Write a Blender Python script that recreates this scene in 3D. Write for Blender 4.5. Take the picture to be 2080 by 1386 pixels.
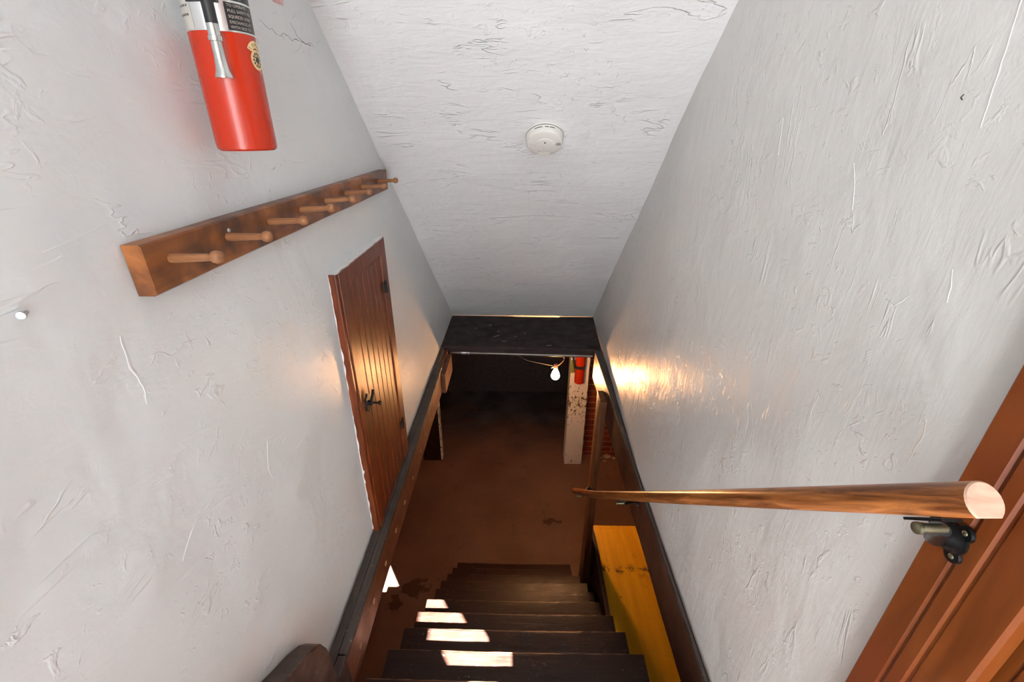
import bpy, bmesh, math, random
from mathutils import Vector, Matrix, noise
random.seed(7)
for o in list(bpy.data.objects): bpy.data.objects.remove(o)
S = bpy.context.scene
COL = S.collection
PI = math.pi

# ------------------------------------------------------------------ camera
PITCH, YAW, ROLL, FPX = .444522, -.01525, .004445, 909.73
cp, sp, cy, sy = math.cos(PITCH), math.sin(PITCH), math.cos(YAW), math.sin(YAW)
fwd = Vector((sy*cp, cy*cp, -sp)); rgt = Vector((cy, -sy, 0)); upv = rgt.cross(fwd)
r2 = math.cos(ROLL)*rgt + math.sin(ROLL)*upv
u2 = -math.sin(ROLL)*rgt + math.cos(ROLL)*upv
cd = bpy.data.cameras.new('camera'); cam = bpy.data.objects.new('camera', cd); COL.objects.link(cam)
cd.sensor_width = 36; cd.lens = 36*FPX/2080; cd.clip_start = .02; cd.clip_end = 100
cam.matrix_world = Matrix(((r2.x, u2.x, -fwd.x, 0), (r2.y, u2.y, -fwd.y, 0), (r2.z, u2.z, -fwd.z, 0), (0, 0, 0, 1)))
S.camera = cam

# ------------------------------------------------------------------ world, sun, exposure
SKY = 14.5
SUN = 420.0
BULB = 760.0
W = bpy.data.worlds.new('world'); S.world = W; W.use_nodes = True
W.node_tree.nodes['Background'].inputs[0].default_value = (.91, .955, .985, 1)
W.node_tree.nodes['Background'].inputs[1].default_value = SKY
sd = bpy.data.lights.new('sun', 'SUN'); sd.energy = SUN; sd.angle = math.radians(.55); sd.color = (1, .96, .91)
so = bpy.data.objects.new('sun', sd); COL.objects.link(so)
sdir = Vector((-.657, 1, -1.071*math.hypot(1, .657)))          # direction the light travels
so.rotation_euler = sdir.to_track_quat('-Z', 'Y').to_euler(); so.location = (3, -4, 5)
vs = S.view_settings; vs.view_transform = 'Standard'; vs.look = 'None'; vs.gamma = 1; vs.exposure = 0; vs.use_curve_mapping = False

# ------------------------------------------------------------------ dimensions (camera eye is the origin)
XL, XR = -.546, .546
FL = -1.40            # floor level of the upper storey
CF = -3.55            # cellar floor
def ceil_z(y): return min(.292 - .834*(y-1.396), 1.2)
def wall_x(side, y):
    return XL if side < 0 else XR + max(0, y-1.6)*.036

# ------------------------------------------------------------------ material helpers
def mat(name, rough=.6, spec=.5):
    m = bpy.data.materials.new(name); m.use_nodes = True
    nt = m.node_tree; b = nt.nodes['Principled BSDF']
    b.inputs['Roughness'].default_value = rough; b.inputs['Specular IOR Level'].default_value = spec
    return m, nt, b
def nd(nt, t, **kw):
    n = nt.nodes.new(t)
    for k, v in kw.items():
        if k.startswith('i_'):
            key = k[2:]
            key = int(key) if key.isdigit() else key.replace('_', ' ')
            n.inputs[key].default_value = v
        else: setattr(n, k, v)
    return n
def lk(nt, a, b): nt.links.new(a, b)
def coords(nt, scale=(1, 1, 1), rot=(0, 0, 0)):
    tc = nd(nt, 'ShaderNodeTexCoord'); mp = nd(nt, 'ShaderNodeMapping')
    mp.inputs['Scale'].default_value = scale; mp.inputs['Rotation'].default_value = rot
    lk(nt, tc.outputs['Object'], mp.inputs['Vector']); return mp.outputs[0]
def noi(nt, vec, scale, detail=4, rough=.55, dist=0):
    n = nd(nt, 'ShaderNodeTexNoise'); n.inputs['Scale'].default_value = scale; n.inputs['Detail'].default_value = detail
    n.inputs['Roughness'].default_value = rough; n.inputs['Distortion'].default_value = dist
    lk(nt, vec, n.inputs['Vector']); return n.outputs['Fac']
def ramp(nt, fac, stops):
    r = nd(nt, 'ShaderNodeValToRGB'); e = r.color_ramp.elements
    while len(e) < len(stops): e.new(.5)
    for el, (p, c) in zip(e, stops):
        el.position = p; el.color = c if len(c) == 4 else (*c, 1)
    lk(nt, fac, r.inputs[0]); return r.outputs[0]
def mixc(nt, fac, a, b, mode='MIX'):
    m = nd(nt, 'ShaderNodeMix', data_type='RGBA', blend_type=mode)
    for s, v in ((m.inputs[0], fac), (m.inputs[6], a), (m.inputs[7], b)):
        if hasattr(v, 'is_linked'): lk(nt, v, s)
        else: s.default_value = v if not isinstance(v, tuple) or len(v) == 4 else (*v, 1)
    return m.outputs[2]
def mth(nt, op, a, b=None, clamp=False):
    m = nd(nt, 'ShaderNodeMath', operation=op, use_clamp=clamp)
    for i, v in enumerate((a, b)):
        if v is None: continue
        if hasattr(v, 'is_linked'): lk(nt, v, m.inputs[i])
        else: m.inputs[i].default_value = v
    return m.outputs[0]
def bump(nt, b, h, strength=.3, dist=.01, prev=None):
    n = nd(nt, 'ShaderNodeBump'); n.inputs['Strength'].default_value = strength; n.inputs['Distance'].default_value = dist
    lk(nt, h, n.inputs['Height'])
    if prev: lk(nt, prev, n.inputs['Normal'])
    if b: lk(nt, n.outputs[0], b.inputs['Normal'])
    return n.outputs[0]

def plaster(name, col, stroke_scale, stroke_rot, rough=.36, k_=1.0):
    m, nt, b = mat(name, rough, .20)
    v = coords(nt); vs_ = coords(nt, stroke_scale, stroke_rot)
    c = ramp(nt, noi(nt, v, 2.2, 5), [(.3, tuple(x*.95 for x in col)), (.7, tuple(min(x*1.02, .95) for x in col))])
    lk(nt, c, b.inputs['Base Color'])
    lk(nt, ramp(nt, noi(nt, v, 7, 4), [(.3, (rough,)*3), (.7, (rough*1.25,)*3)]), b.inputs['Roughness'])
    low = noi(nt, v, 4.5, 3, .5, .4)
    strokes = noi(nt, vs_, 9, 5, .6, .6)
    ln = mth(nt, 'ABSOLUTE', mth(nt, 'SUBTRACT', noi(nt, vs_, 3.2, 4, .55, .8), .5))
    seg = ramp(nt, noi(nt, v, 7.5, 2), [(.53, (0, 0, 0)), (.63, (1, 1, 1))])
    ridge = mth(nt, 'MULTIPLY', ramp(nt, ln, [(0, (1, 1, 1)), (.014, (0, 0, 0))]), seg)
    lumps = ramp(nt, noi(nt, v, 34, 3, .6, .6), [(.60, (0, 0, 0)), (.74, (1, 1, 1))])
    lumps = mth(nt, 'MULTIPLY', lumps, ramp(nt, noi(nt, v, 3.3, 3), [(.42, (.1, .1, .1)), (.62, (1, 1, 1))]))
    grit = noi(nt, v, 95, 3, .6)
    p = bump(nt, None, low, .5, .02)
    p = bump(nt, None, strokes, .30*k_, .005, p)
    p = bump(nt, None, ridge, .55*k_, .0022, p)
    p = bump(nt, None, lumps, .55, .0028, p)
    bump(nt, b, grit, .22, .0012, p)
    return m
def noise_warp(nt, v):
    n = nd(nt, 'ShaderNodeTexNoise'); n.inputs['Scale'].default_value = 9; lk(nt, v, n.inputs['Vector'])
    a = nd(nt, 'ShaderNodeVectorMath', operation='SCALE'); a.inputs[3].default_value = .07; lk(nt, n.outputs['Color'], a.inputs[0])
    s = nd(nt, 'ShaderNodeVectorMath', operation='ADD'); lk(nt, v, s.inputs[0]); lk(nt, a.outputs[0], s.inputs[1]); return s.outputs[0]

def wood(name, dark, light, axis, rough=.35, grain=9, stretch=14, spec=.5, blotch=None, bstr=.15, coat=0, tilt=0, specks=None):
    m, nt, b = mat(name, rough, spec)
    sc = [stretch]*3; sc['XYZ'.index(axis)] = 1.0
    v0 = coords(nt); mp = nd(nt, 'ShaderNodeMapping'); mp.inputs['Scale'].default_value = sc; lk(nt, coords(nt, (1, 1, 1), (tilt, 0, 0)), mp.inputs['Vector']); v = mp.outputs[0]
    g = noi(nt, v, grain*.35, 6, .6, 1.2)
    c = ramp(nt, g, [(.34, dark), (.52, tuple((a+b_)/2 for a, b_ in zip(dark, light))), (.68, light)])
    if blotch:
        c = mixc(nt, ramp(nt, noi(nt, v0, blotch[0], 3), [(.42, (0, 0, 0)), (.62, (1, 1, 1))]), c, blotch[1])
    if specks:
        c = mixc(nt, ramp(nt, noi(nt, v0, 70, 3, .6), [(.66, (0, 0, 0)), (.72, (.8, .8, .8))]), c, specks)
        scr = mth(nt, 'ABSOLUTE', mth(nt, 'SUBTRACT', noi(nt, v0, 8, 3, .6, 2.5), .5))
        c = mixc(nt, mth(nt, 'MULTIPLY', ramp(nt, scr, [(0, (.55, .55, .55)), (.008, (0, 0, 0))]), ramp(nt, noi(nt, v0, 13, 2), [(.5, (0, 0, 0)), (.6, (1, 1, 1))])), c, specks)
    lk(nt, c, b.inputs['Base Color'])
    if rough >= .3: lk(nt, ramp(nt, noi(nt, v0, 12, 4), [(.3, (max(.29, rough*.8),)*3), (.7, (rough*1.3,)*3)]), b.inputs['Roughness'])
    bump(nt, b, g, bstr, .002)
    if coat: b.inputs['Coat Weight'].default_value = coat; b.inputs['Coat Roughness'].default_value = .2
    return m
def plain(name, col, rough=.4, metal=0, spec=.5, var=.08, bs=0):
    m, nt, b = mat(name, rough, spec); b.inputs['Metallic'].default_value = metal
    f = noi(nt, coords(nt), 30, 4)
    lk(nt, ramp(nt, f, [(.3, tuple(x*(1-var) for x in col)), (.7, tuple(min(1, x*(1+var)) for x in col))]), b.inputs['Base Color'])
    if bs: bump(nt, b, f, bs, .002)
    return m

M_WL = plaster('white_gloss_plaster_left', (.735, .765, .775), (.6, .9, 2.6), (.7, 0, 0), .30, .8)
M_WR = plaster('white_gloss_plaster_right', (.74, .725, .70), (.6, 3.2, .7), (.15, 0, 0), .30)
M_CE = plaster('white_plaster_ceiling', (.79, .78, .78), (.8, 3.4, 3.4), (0, 0, 0), .34, 1.9)
M_PAINT = plain('white_paint_chip', (.82, .82, .80), .35)
M_CRACK = plain('crack_dark', (.06, .05, .045), .9)
M_DOOR = wood('varnished_door_wood', (.080, .015, .004), (.19, .040, .009), 'Z', .30, 14, 10, .38, None, .12)
M_CASE = wood('orange_varnished_wood', (.11, .025, .005), (.20, .052, .010), 'Z', .32, 7, 9, .35, (5, (.14, .028, .006)), .05)
M_RAILB = wood('peg_rail_wood', (.10, .028, .007), (.33, .115, .030), 'Y', .33, 7, 7, .5, (11, (.065, .020, .007)), .1)
M_PEG = wood('peg_wood', (.17, .066, .026), (.35, .155, .066), 'X', .42, 12, 6, .4)
M_HAND = wood('handrail_oak', (.10, .026, .006), (.46, .165, .045), 'Y', .28, 20, 15, .5, None, .1, 0, .769)
M_END = wood('pale_end_grain', (.42, .25, .18), (.56, .36, .26), 'X', .5, 30, 5, .3)
M_DKW = wood('dark_worn_wood', (.018, .009, .007), (.050, .026, .020), 'Y', .42, 12, 9, .5, (14, (.030, .015, .011)), .3, specks=(.16, .12, .10))
M_TREAD = wood('dark_stair_wood', (.015, .0065, .0048), (.043, .020, .0145), 'X', .40, 12, 9, .3, (10, (.026, .012, .0085)), .9, specks=(.13, .085, .07))
M_WORN = plain('worn_nosing_wood', (.15, .065, .03), .5, var=.4, bs=.4)
M_GREYW = wood('grey_painted_ledge', (.035, .026, .021), (.085, .066, .056), 'Y', .5, 12, 9, .3, (9, (.055, .043, .036)), .4, specks=(.26, .23, .20))
M_JOIST = wood('red_brown_joist', (.085, .024, .011), (.20, .065, .026), 'Y', .36, 8, 8, .5, (7, (.11, .034, .015)), .25, specks=(.33, .17, .10))
M_JOISTR = wood('dark_brown_joist', (.045, .018, .009), (.12, .05, .025), 'Y', .34, 8, 8, .5, (7, (.055, .022, .012)), .25)
M_PLUG = plain('pale_wood_plug', (.40, .20, .09), .5, var=.25)
M_BOARD = wood('dark_landing_board', (.022, .013, .0125), (.044, .028, .026), 'X', .55, 12, 9, .35, (6, (.020, .012, .011)), .3)
M_POST = wood('brown_post_wood', (.09, .032, .012), (.20, .08, .032), 'Z', .42, 9, 9, .4, None, .3)
M_BLACK = plain('black_iron', (.012, .012, .013), .35, .6)
M_BRASS = plain('tarnished_brass', (.24, .23, .15), .3, .9)
M_STEEL = plain('galvanised_steel', (.50, .53, .55), .3, .9)
M_RED = plain('red_enamel', (.43, .026, .007), .20, 0, .4, .02)
M_SILVER = plain('polished_aluminium', (.78, .80, .80), .22, .75, .5, .02)
M_NOZZLE = plain('brushed_aluminium', (.62, .66, .64), .25, .85, .5, .03)
M_RUB = plain('black_rubber', (.014, .014, .015), .5)
M_LBLK = plain('black_label_print', (.016, .017, .018), .4)
M_LTXT = plain('cream_lettering', (.50, .44, .38), .5)
M_LGREY = plain('grey_label_print', (.48, .45, .41), .45)
M_STK = plain('cream_sticker', (.86, .62, .30), .45)
M_PINK = plain('pink_sticker', (.72, .42, .42), .5, var=.25)
M_PLAS = plain('cream_plastic', (.74, .71, .66), .38, 0, .5, .01)
M_SLOT = plain('dark_slot', (.05, .045, .04), .7)
M_YEL = None
M_GREEN = plain('green_tape', (.16, .19, .02), .5)
M_PIPE = plain('grey_pipe', (.20, .17, .15), .35, .6)
M_CORD = plain('flesh_coloured_flex', (.40, .20, .13), .5)
M_DULL = plain('grey_cord', (.14, .12, .11), .6)

def cellar_floor_mat():
    m, nt, b = mat('red_brown_cellar_concrete', .62, .35)
    v = coords(nt)
    c = ramp(nt, noi(nt, v, 1.3, 6, .6), [(.3, (.145, .078, .055)), (.7, (.235, .128, .090))])
    c = mixc(nt, ramp(nt, noi(nt, v, 6, 6, .7, .5), [(.60, (0, 0, 0)), (.72, (.7, .7, .7))]), c, (.07, .040, .029))
    c = mixc(nt, ramp(nt, noi(nt, v, 23, 4, .7), [(.63, (0, 0, 0)), (.74, (1, 1, 1))]), c, (.22, .125, .085))
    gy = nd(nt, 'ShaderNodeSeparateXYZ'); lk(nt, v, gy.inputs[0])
    far_shade = mth(nt, 'ADD', gy.outputs['Y'], mth(nt, 'MULTIPLY', mth(nt, 'SUBTRACT', noi(nt, v, 1.6, 5, .6), .5), 1.6))  # floor colour darkened towards the far end, standing in for fading bulb light
    c = mixc(nt, ramp(nt, mth(nt, 'MULTIPLY', far_shade, .1), [(.43, (0, 0, 0)), (.52, (1, 1, 1))]), c, ramp(nt, noi(nt, v, 3, 4), [(.4, (.030, .030, .036)), (.7, (.075, .082, .10))]))
    # damp stain with its own ragged outline, left of the stair foot
    for (sx, sy_, rx, ry) in ((-.83, 2.57, .13, .11), (-.96, 2.42, .06, .09), (.38, 3.30, .12, .05)):
        sub = nd(nt, 'ShaderNodeVectorMath', operation='SUBTRACT'); sub.inputs[1].default_value = (sx, sy_, CF)
        w = noise_warp(nt, v); lk(nt, w, sub.inputs[0])
        s2 = nd(nt, 'ShaderNodeVectorMath', operation='MULTIPLY'); s2.inputs[1].default_value = (1/rx, 1/ry, 0); lk(nt, sub.outputs[0], s2.inputs[0])
        ln = nd(nt, 'ShaderNodeVectorMath', operation='LENGTH'); lk(nt, s2.outputs[0], ln.inputs[0])
        d = mth(nt, 'ADD', ln.outputs['Value'], mth(nt, 'MULTIPLY', mth(nt, 'SUBTRACT', noi(nt, v, 14, 4), .5), 2.6))
        c = mixc(nt, ramp(nt, d, [(.72, (.8, .8, .8)), (.86, (0, 0, 0))]), c, (.055, .026, .017))
    lk(nt, c, b.inputs['Base Color']); bump(nt, b, noi(nt, v, 9, 6, .7), .4, .01); return m
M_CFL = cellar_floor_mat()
def yellow_mat():
    m, nt, b = mat('yellow_paint', .42, .4)
    v = coords(nt); vz = coords(nt, (16, 1.3, 1))
    c = ramp(nt, noi(nt, vz, 2.4, 5), [(.3, (.74, .34, .006)), (.7, (.86, .44, .012))])
    c = mixc(nt, ramp(nt, noi(nt, v, 17, 6, .75), [(.62, (0, 0, 0)), (.70, (.7, .7, .7))]), c, (.22, .10, .01))
    geo = nd(nt, 'ShaderNodeSeparateXYZ'); lk(nt, noise_warp(nt, v), geo.inputs[0])
    band = ramp(nt, mth(nt, 'ABSOLUTE', mth(nt, 'SUBTRACT', geo.outputs['Y'], 2.13)), [(.02, (1, 1, 1)), (.055, (0, 0, 0))])
    c = mixc(nt, mth(nt, 'MULTIPLY', band, ramp(nt, noi(nt, v, 26, 5, .8), [(.50, (0, 0, 0)), (.60, (1, 1, 1))])), c, (.07, .035, .01))
    lk(nt, c, b.inputs['Base Color']); bump(nt, b, noi(nt, v, 12, 5), .2, .004); return m
M_YEL = yellow_mat()
def peel_mat():
    m, nt, b = mat('peeling_white_paint', .6, .3)
    v = coords(nt); v2 = coords(nt, (1, 1, .6))
    f = noi(nt, v2, 34, 5, .75)
    geo = nd(nt, 'ShaderNodeSeparateXYZ'); lk(nt, v, geo.inputs[0])
    h = ramp(nt, mth(nt, 'MULTIPLY', geo.outputs['Z'], .5), [(.0, (.10,)*3), (.08, (.0,)*3), (.27, (.02,)*3), (.42, (.13,)*3), (.60, (0,)*3), (1, (0,)*3)])
    c = mixc(nt, ramp(nt, mth(nt, 'ADD', f, h), [(.635, (0, 0, 0)), (.66, (1, 1, 1))]), (.74, .68, .62), (.10, .045, .022))
    lk(nt, c, b.inputs['Base Color']); bump(nt, b, f, .3, .004); return m
M_PEEL = peel_mat()
def brick_mat():
    m, nt, b = mat('red_brick', .8, .2)
    v = coords(nt)
    sep = nd(nt, 'ShaderNodeSeparateXYZ'); lk(nt, v, sep.inputs[0])
    cmb = nd(nt, 'ShaderNodeCombineXYZ'); lk(nt, sep.outputs['X'], cmb.inputs['X']); lk(nt, sep.outputs['Z'], cmb.inputs['Y'])
    br = nd(nt, 'ShaderNodeTexBrick'); lk(nt, cmb.outputs[0], br.inputs['Vector'])
    br.inputs['Scale'].default_value = 1; br.inputs['Brick Width'].default_value = .225; br.inputs['Row Height'].default_value = .078
    br.inputs['Mortar Size'].default_value = .007; br.inputs['Mortar Smooth'].default_value = .3
    br.inputs['Color1'].default_value = (.30, .060, .022, 1); br.inputs['Color2'].default_value = (.20, .040, .018, 1); br.inputs['Mortar'].default_value = (.42, .24, .15, 1)
    c = mixc(nt, ramp(nt, noi(nt, v, 12, 5, .7), [(.4, (0, 0, 0)), (.75, (.8, .8, .8))]), br.outputs['Color'], (.10, .035, .02))
    lk(nt, c, b.inputs['Base Color']); bump(nt, b, mth(nt, 'SUBTRACT', 1.0, br.outputs['Fac']), .6, .008); return m
M_BRICK = brick_mat()
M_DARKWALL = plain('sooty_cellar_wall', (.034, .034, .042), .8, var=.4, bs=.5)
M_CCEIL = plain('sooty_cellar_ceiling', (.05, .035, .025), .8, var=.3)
M_FLOORUP = wood('landing_floor_wood', (.03, .014, .009), (.07, .033, .02), 'Y', .4, 9, 9)
M_DARKPOST = wood('dark_tarred_wood', (.018, .008, .005), (.035, .016, .010), 'Z', .7, 9, 9, .2)
M_RUBBLE = plain('mortar_crumbs', (.40, .26, .18), .9, var=.3)
mg, ntg, bg = mat('glowing_bulb_glass', .2)
bg.inputs['Base Color'].default_value = (1, .9, .75, 1)
bg.inputs['Emission Color'].default_value = (1, .47, .18, 1); bg.inputs['Emission Strength'].default_value = BULB

# ------------------------------------------------------------------ mesh helpers
def link(name, bm, m, parent=None, smooth=False, recalc=True):
    if recalc: bmesh.ops.recalc_face_normals(bm, faces=bm.faces)
    me = bpy.data.meshes.new(name); bm.to_mesh(me); bm.free()
    for mm in (m if isinstance(m, (list, tuple)) else (m,)): me.materials.append(mm)
    if smooth:
        for p in me.polygons: p.use_smooth = True
        try: me.set_sharp_from_angle(angle=math.radians(smooth if smooth is not True else 40))
        except Exception: pass
    o = bpy.data.objects.new(name, me); COL.objects.link(o)
    if parent is not None:
        o.parent = parent
        o.matrix_parent_inverse = Matrix.Translation(-parent.location)      # parts are modelled in world coordinates
    return o
def tag(o, label=None, cat=None, group=None, kind=None):
    if label: o['label'] = label
    if cat: o['category'] = cat
    if group: o['group'] = group
    if kind: o['kind'] = kind
    return o
def empty(name, loc, label, cat, group=None):
    o = bpy.data.objects.new(name, None); COL.objects.link(o); o.location = loc; o.empty_display_size = .05
    return tag(o, label, cat, group)
def struct(name, bm, m, parent=None, smooth=False):
    o = link(name, bm, m, parent, smooth)
    if parent is None: o['kind'] = 'structure'
    return o
def box(bm, x0, x1, y0, y1, z0, z1, bev=0, mi=0):
    r = bmesh.ops.create_cube(bm, size=1); vsx = r['verts']
    for v in vsx: v.co = Vector(((x0+x1)/2+v.co.x*(x1-x0), (y0+y1)/2+v.co.y*(y1-y0), (z0+z1)/2+v.co.z*(z1-z0)))
    fs = set(f for v in vsx for f in v.link_faces)
    for f in fs: f.material_index = mi
    if bev:
        es = list(set(e for v in vsx for e in v.link_edges))
        bmesh.ops.bevel(bm, geom=es, offset=bev, segments=2, affect='EDGES', profile=.6)
    return bm
def nb(): return bmesh.new()
def boxo(name, dims, m, parent=None, bev=0, smooth=False):
    return link(name, box(nb(), *dims, bev=bev), m, parent, smooth)
def sweep(bm, pts, prof_fn, cap=True, up=Vector((0, 0, 1)), mi=0, capmi=None):
    """sweep a closed profile (list of (u, v)) along pts; u across, v upward"""
    rings = []; n = len(pts)
    for i, p in enumerate(pts):
        p = Vector(p); t = (Vector(pts[min(i+1, n-1)])-Vector(pts[max(i-1, 0)])).normalized()
        uu = t.cross(up)
        if uu.length < 1e-4: uu = t.cross(Vector((0, 1, 0)))
        uu.normalize(); vv = uu.cross(t)
        rings.append([bm.verts.new(p+uu*a+vv*b_) for a, b_ in prof_fn(i)])
    for a, b_ in zip(rings, rings[1:]):
        k = len(a)
        for j in range(k): bm.faces.new((a[j], a[(j+1) % k], b_[(j+1) % k], b_[j])).material_index = mi
    if cap:
        for rg in (rings[0], rings[-1]):
            f = bm.faces.new(rg); f.material_index = mi if capmi is None else capmi
    return bm
def circ(r, n=14, ph=0): return [(r*math.cos(2*PI*k/n+ph), r*math.sin(2*PI*k/n+ph)) for k in range(n)]
def tube(bm, pts, r, n=14, mi=0):
    rf = r if callable(r) else (lambda i: r)
    return sweep(bm, pts, lambda i: circ(rf(i), n), mi=mi)
def lathe(bm, prof, c, axis=Vector((0, 0, 1)), n=40, a0=0, a1=2*PI, mi=0):
    """prof: list of (r, h) along the axis from centre c"""
    axis = axis.normalized(); t = Vector((1, 0, 0)) if abs(axis.x) < .9 else Vector((0, 1, 0))
    u = axis.cross(t).normalized(); w = axis.cross(u); full = abs(a1-a0-2*PI) < 1e-6
    rings = []
    for r, h in prof:
        if r < 1e-6: rings.append([bm.verts.new(Vector(c)+axis*h)]); continue
        rings.append([bm.verts.new(Vector(c)+axis*h+(u*math.cos(a0+(a1-a0)*k/n)+w*math.sin(a0+(a1-a0)*k/n))*r) for k in range(n if full else n+1)])
    for a, b_ in zip(rings, rings[1:]):
        k = max(len(a), len(b_)); rng = range(k if full else k-1)
        for j in rng:
            q = [a[j % len(a)], a[(j+1) % len(a)], b_[(j+1) % len(b_)], b_[j % len(b_)]]
            q2 = []
            for x in q:
                if x not in q2: q2.append(x)
            if len(q2) > 2: bm.faces.new(q2).material_index = mi
    return bm
def prism(bm, poly, axis, a, b, bev=0, mi=0):
    """extrude polygon: axis 'X' poly=(y,z); 'Y' poly=(x,z); 'Z' poly=(x,y)"""
    def P(q, h):
        return {'X': (h, q[0], q[1]), 'Y': (q[0], h, q[1]), 'Z': (q[0], q[1], h)}[axis]
    va = [bm.verts.new(P(q, a)) for q in poly]; vb = [bm.verts.new(P(q, b)) for q in poly]
    k = len(poly); fs = [bm.faces.new(va), bm.faces.new(vb)]
    for j in range(k): fs.append(bm.faces.new((va[j], va[(j+1) % k], vb[(j+1) % k], vb[j])))
    for f in fs: f.material_index = mi
    if bev:
        bmesh.ops.bevel(bm, geom=list(set(e for f in fs for e in f.edges)), offset=bev, segments=2, affect='EDGES', profile=.6)
    return bm

# ------------------------------------------------------------------ setting: plastered stairwell
def wdisp(y, z, seed):
    v = Vector((y*1.7+seed, z*1.7, seed*3.1)); w = Vector((y*6+seed, z*5, 2.2+seed))
    e = min(1, max(0, (z-FL)/.12))
    return (noise.noise(v)*.006 + noise.noise(w)*.0022)*e
def wall_face(side, y, z):
    """x of the plaster surface of a side wall"""
    return wall_x(side, y) - side*wdisp(y, z, 3.0 if side < 0 else 11.0)
def wall_block(bm, side, y0, y1, zb, zt_fn, step=.025):
    ny = max(2, int((y1-y0)/step)); nz = 90 if y1-y0 > 1 else 60
    fr = []
    for i in range(ny+1):
        y = y0+(y1-y0)*i/ny; zt = zt_fn(y); zt = max(zt, zb+.01)
        fr.append([(y, zb+(zt-zb)*j/nz) for j in range(nz+1)])
    F = [[bm.verts.new((wall_face(side, y, z), y, z)) for y, z in r] for r in fr]
    B = [[bm.verts.new((side*.74, r[j][0], r[j][1])) for j in (0, nz)] for r in fr]
    for i in range(ny):
        for j in range(nz):
            f = bm.faces.new((F[i][j], F[i+1][j], F[i+1][j+1], F[i][j+1])); f.smooth = True
        bm.faces.new((B[i][0], B[i][1], B[i+1][1], B[i+1][0]))
        bm.faces.new((F[i][0], B[i][0], B[i+1][0], F[i+1][0])); bm.faces.new((F[i][nz], F[i+1][nz], B[i+1][1], B[i][1]))
    for i in (0, ny): bm.faces.new([F[i][j] for j in range(nz+1)]+[B[i][1], B[i][0]])
top = lambda y: ceil_z(y)+.03
bm = wall_block(nb(), -1, -2.2, 3.46, FL, top) if False else nb()
wall_block(bm, -1, -2.2, 3.46, FL, top)
WLO = struct('wall_left', bm, M_WL)
DOY0, DOY1, DOT = -.66, .40, .62          # door opening in the right wall
bm = nb(); wall_block(bm, 1, DOY1, 3.46, FL, top); wall_block(bm, 1, -3.3, DOY0, FL, top); wall_block(bm, 1, DOY0, DOY1, DOT, top)  # rear run carried on past the back wall, added to block the sun
WRO = struct('wall_right', bm, M_WR)
# back wall behind the viewer; its unseen window is added to let daylight in
WX0, WX1, WZ0, WZ1 = -.47, .47, -1.30, .75
bm = nb()
box(bm, -.54, WX0, -1.5, -1.38, FL, 1.19); box(bm, WX1, .54, -1.5, -1.38, FL, 1.19)
box(bm, WX0, WX1, -1.5, -1.38, FL, WZ0); box(bm, WX0, WX1, -1.5, -1.38, WZ1, 1.19)
struct('wall_back', bm, M_WL)
bm = nb()
for a in ((WX0, WX0+.04, WZ0, WZ1), (WX1-.04, WX1, WZ0, WZ1), (WX0+.04, WX1-.04, WZ0, WZ0+.04), (WX0+.04, WX1-.04, WZ1-.04, WZ1), (-.012, .012, WZ0+.04, WZ1-.04)):
    box(bm, a[0], a[1], -1.46, -1.42, a[2], a[3])
struct('window_added_1', bm, M_CASE)
# sloping ceiling, rough plaster surface
def ceil_disp(x, s): return noise.noise(Vector((x*2.1, s*1.6, 7)))*.007 + noise.noise(Vector((x*3, s*9, 1)))*.002
CN = Vector((0, .834, 1)).normalized()
bm = nb(); ys = [(.305+(3.475-.305)*i/150) for i in range(151)]; xs = [-.68+1.40*j/64 for j in range(65)]
G = []
for y in ys:
    row = []
    for x in xs:
        p = Vector((x, y, .292-.834*(y-1.396))) - CN*ceil_disp(x, y*1.3)*min(1, (3.475-y)/.1)
        row.append(bm.verts.new(p))
    G.append(row)
for i in range(150):
    for j in range(64): bm.faces.new((G[i][j], G[i][j+1], G[i+1][j+1], G[i+1][j])).smooth = True
T = [bm.verts.new(Vector((x, y, .292-.834*(y-1.396)))+CN*.10) for x, y in ((-.68, .305), (.72, .305), (.72, 3.475), (-.68, 3.475))]
bm.faces.new(T)
bm.faces.new([G[0][j] for j in range(65)]+[T[1], T[0]]); bm.faces.new([G[150][j] for j in range(65)]+[T[2], T[3]])
bm.faces.new([G[i][0] for i in range(151)]+[T[3], T[0]]); bm.faces.new([G[i][64] for i in range(151)]+[T[2], T[1]])
CEO = struct('ceiling', bm, M_CE)
struct('ceiling', box(nb(), -.68, .72, -2.6, .34, 1.2, 1.3), M_CE)  # flat ceiling, its unseen rear end extended to keep sun out
# upper floor (landing at the head of the stairs) and the cellar ceiling round the hatch
bm = nb(); box(bm, -.54, .54, -1.5, .60, FL-.03, FL+.02, .006)
LAND = struct('floor', bm, M_FLOORUP)
for dm in ((-3.1, -.56, -.6, 6.4, FL-.16, FL-.004), (.605, 3.1, -.6, 6.4, FL-.16, FL-.004), (-.559, .604, 3.50, 6.4, FL-.16, FL-.004), (-.559, .604, -.6, .56, FL-.16, FL-.04)):
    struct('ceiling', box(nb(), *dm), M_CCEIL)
struct('wall_sky_blocker', box(nb(), 1.6, 1.7, -2.4, 2.4, FL, .85), M_DARKWALL)  # added unseen wall, cuts the sky light entering through the right door
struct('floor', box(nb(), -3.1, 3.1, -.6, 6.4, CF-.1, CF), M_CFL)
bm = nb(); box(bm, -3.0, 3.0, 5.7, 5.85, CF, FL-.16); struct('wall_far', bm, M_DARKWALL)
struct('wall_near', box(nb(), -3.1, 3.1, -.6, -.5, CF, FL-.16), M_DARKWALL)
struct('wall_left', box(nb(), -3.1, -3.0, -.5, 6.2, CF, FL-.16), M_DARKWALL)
struct('wall_right', box(nb(), 3.0, 3.1, -.5, 6.2, CF, FL-.16), M_DARKWALL)
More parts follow.
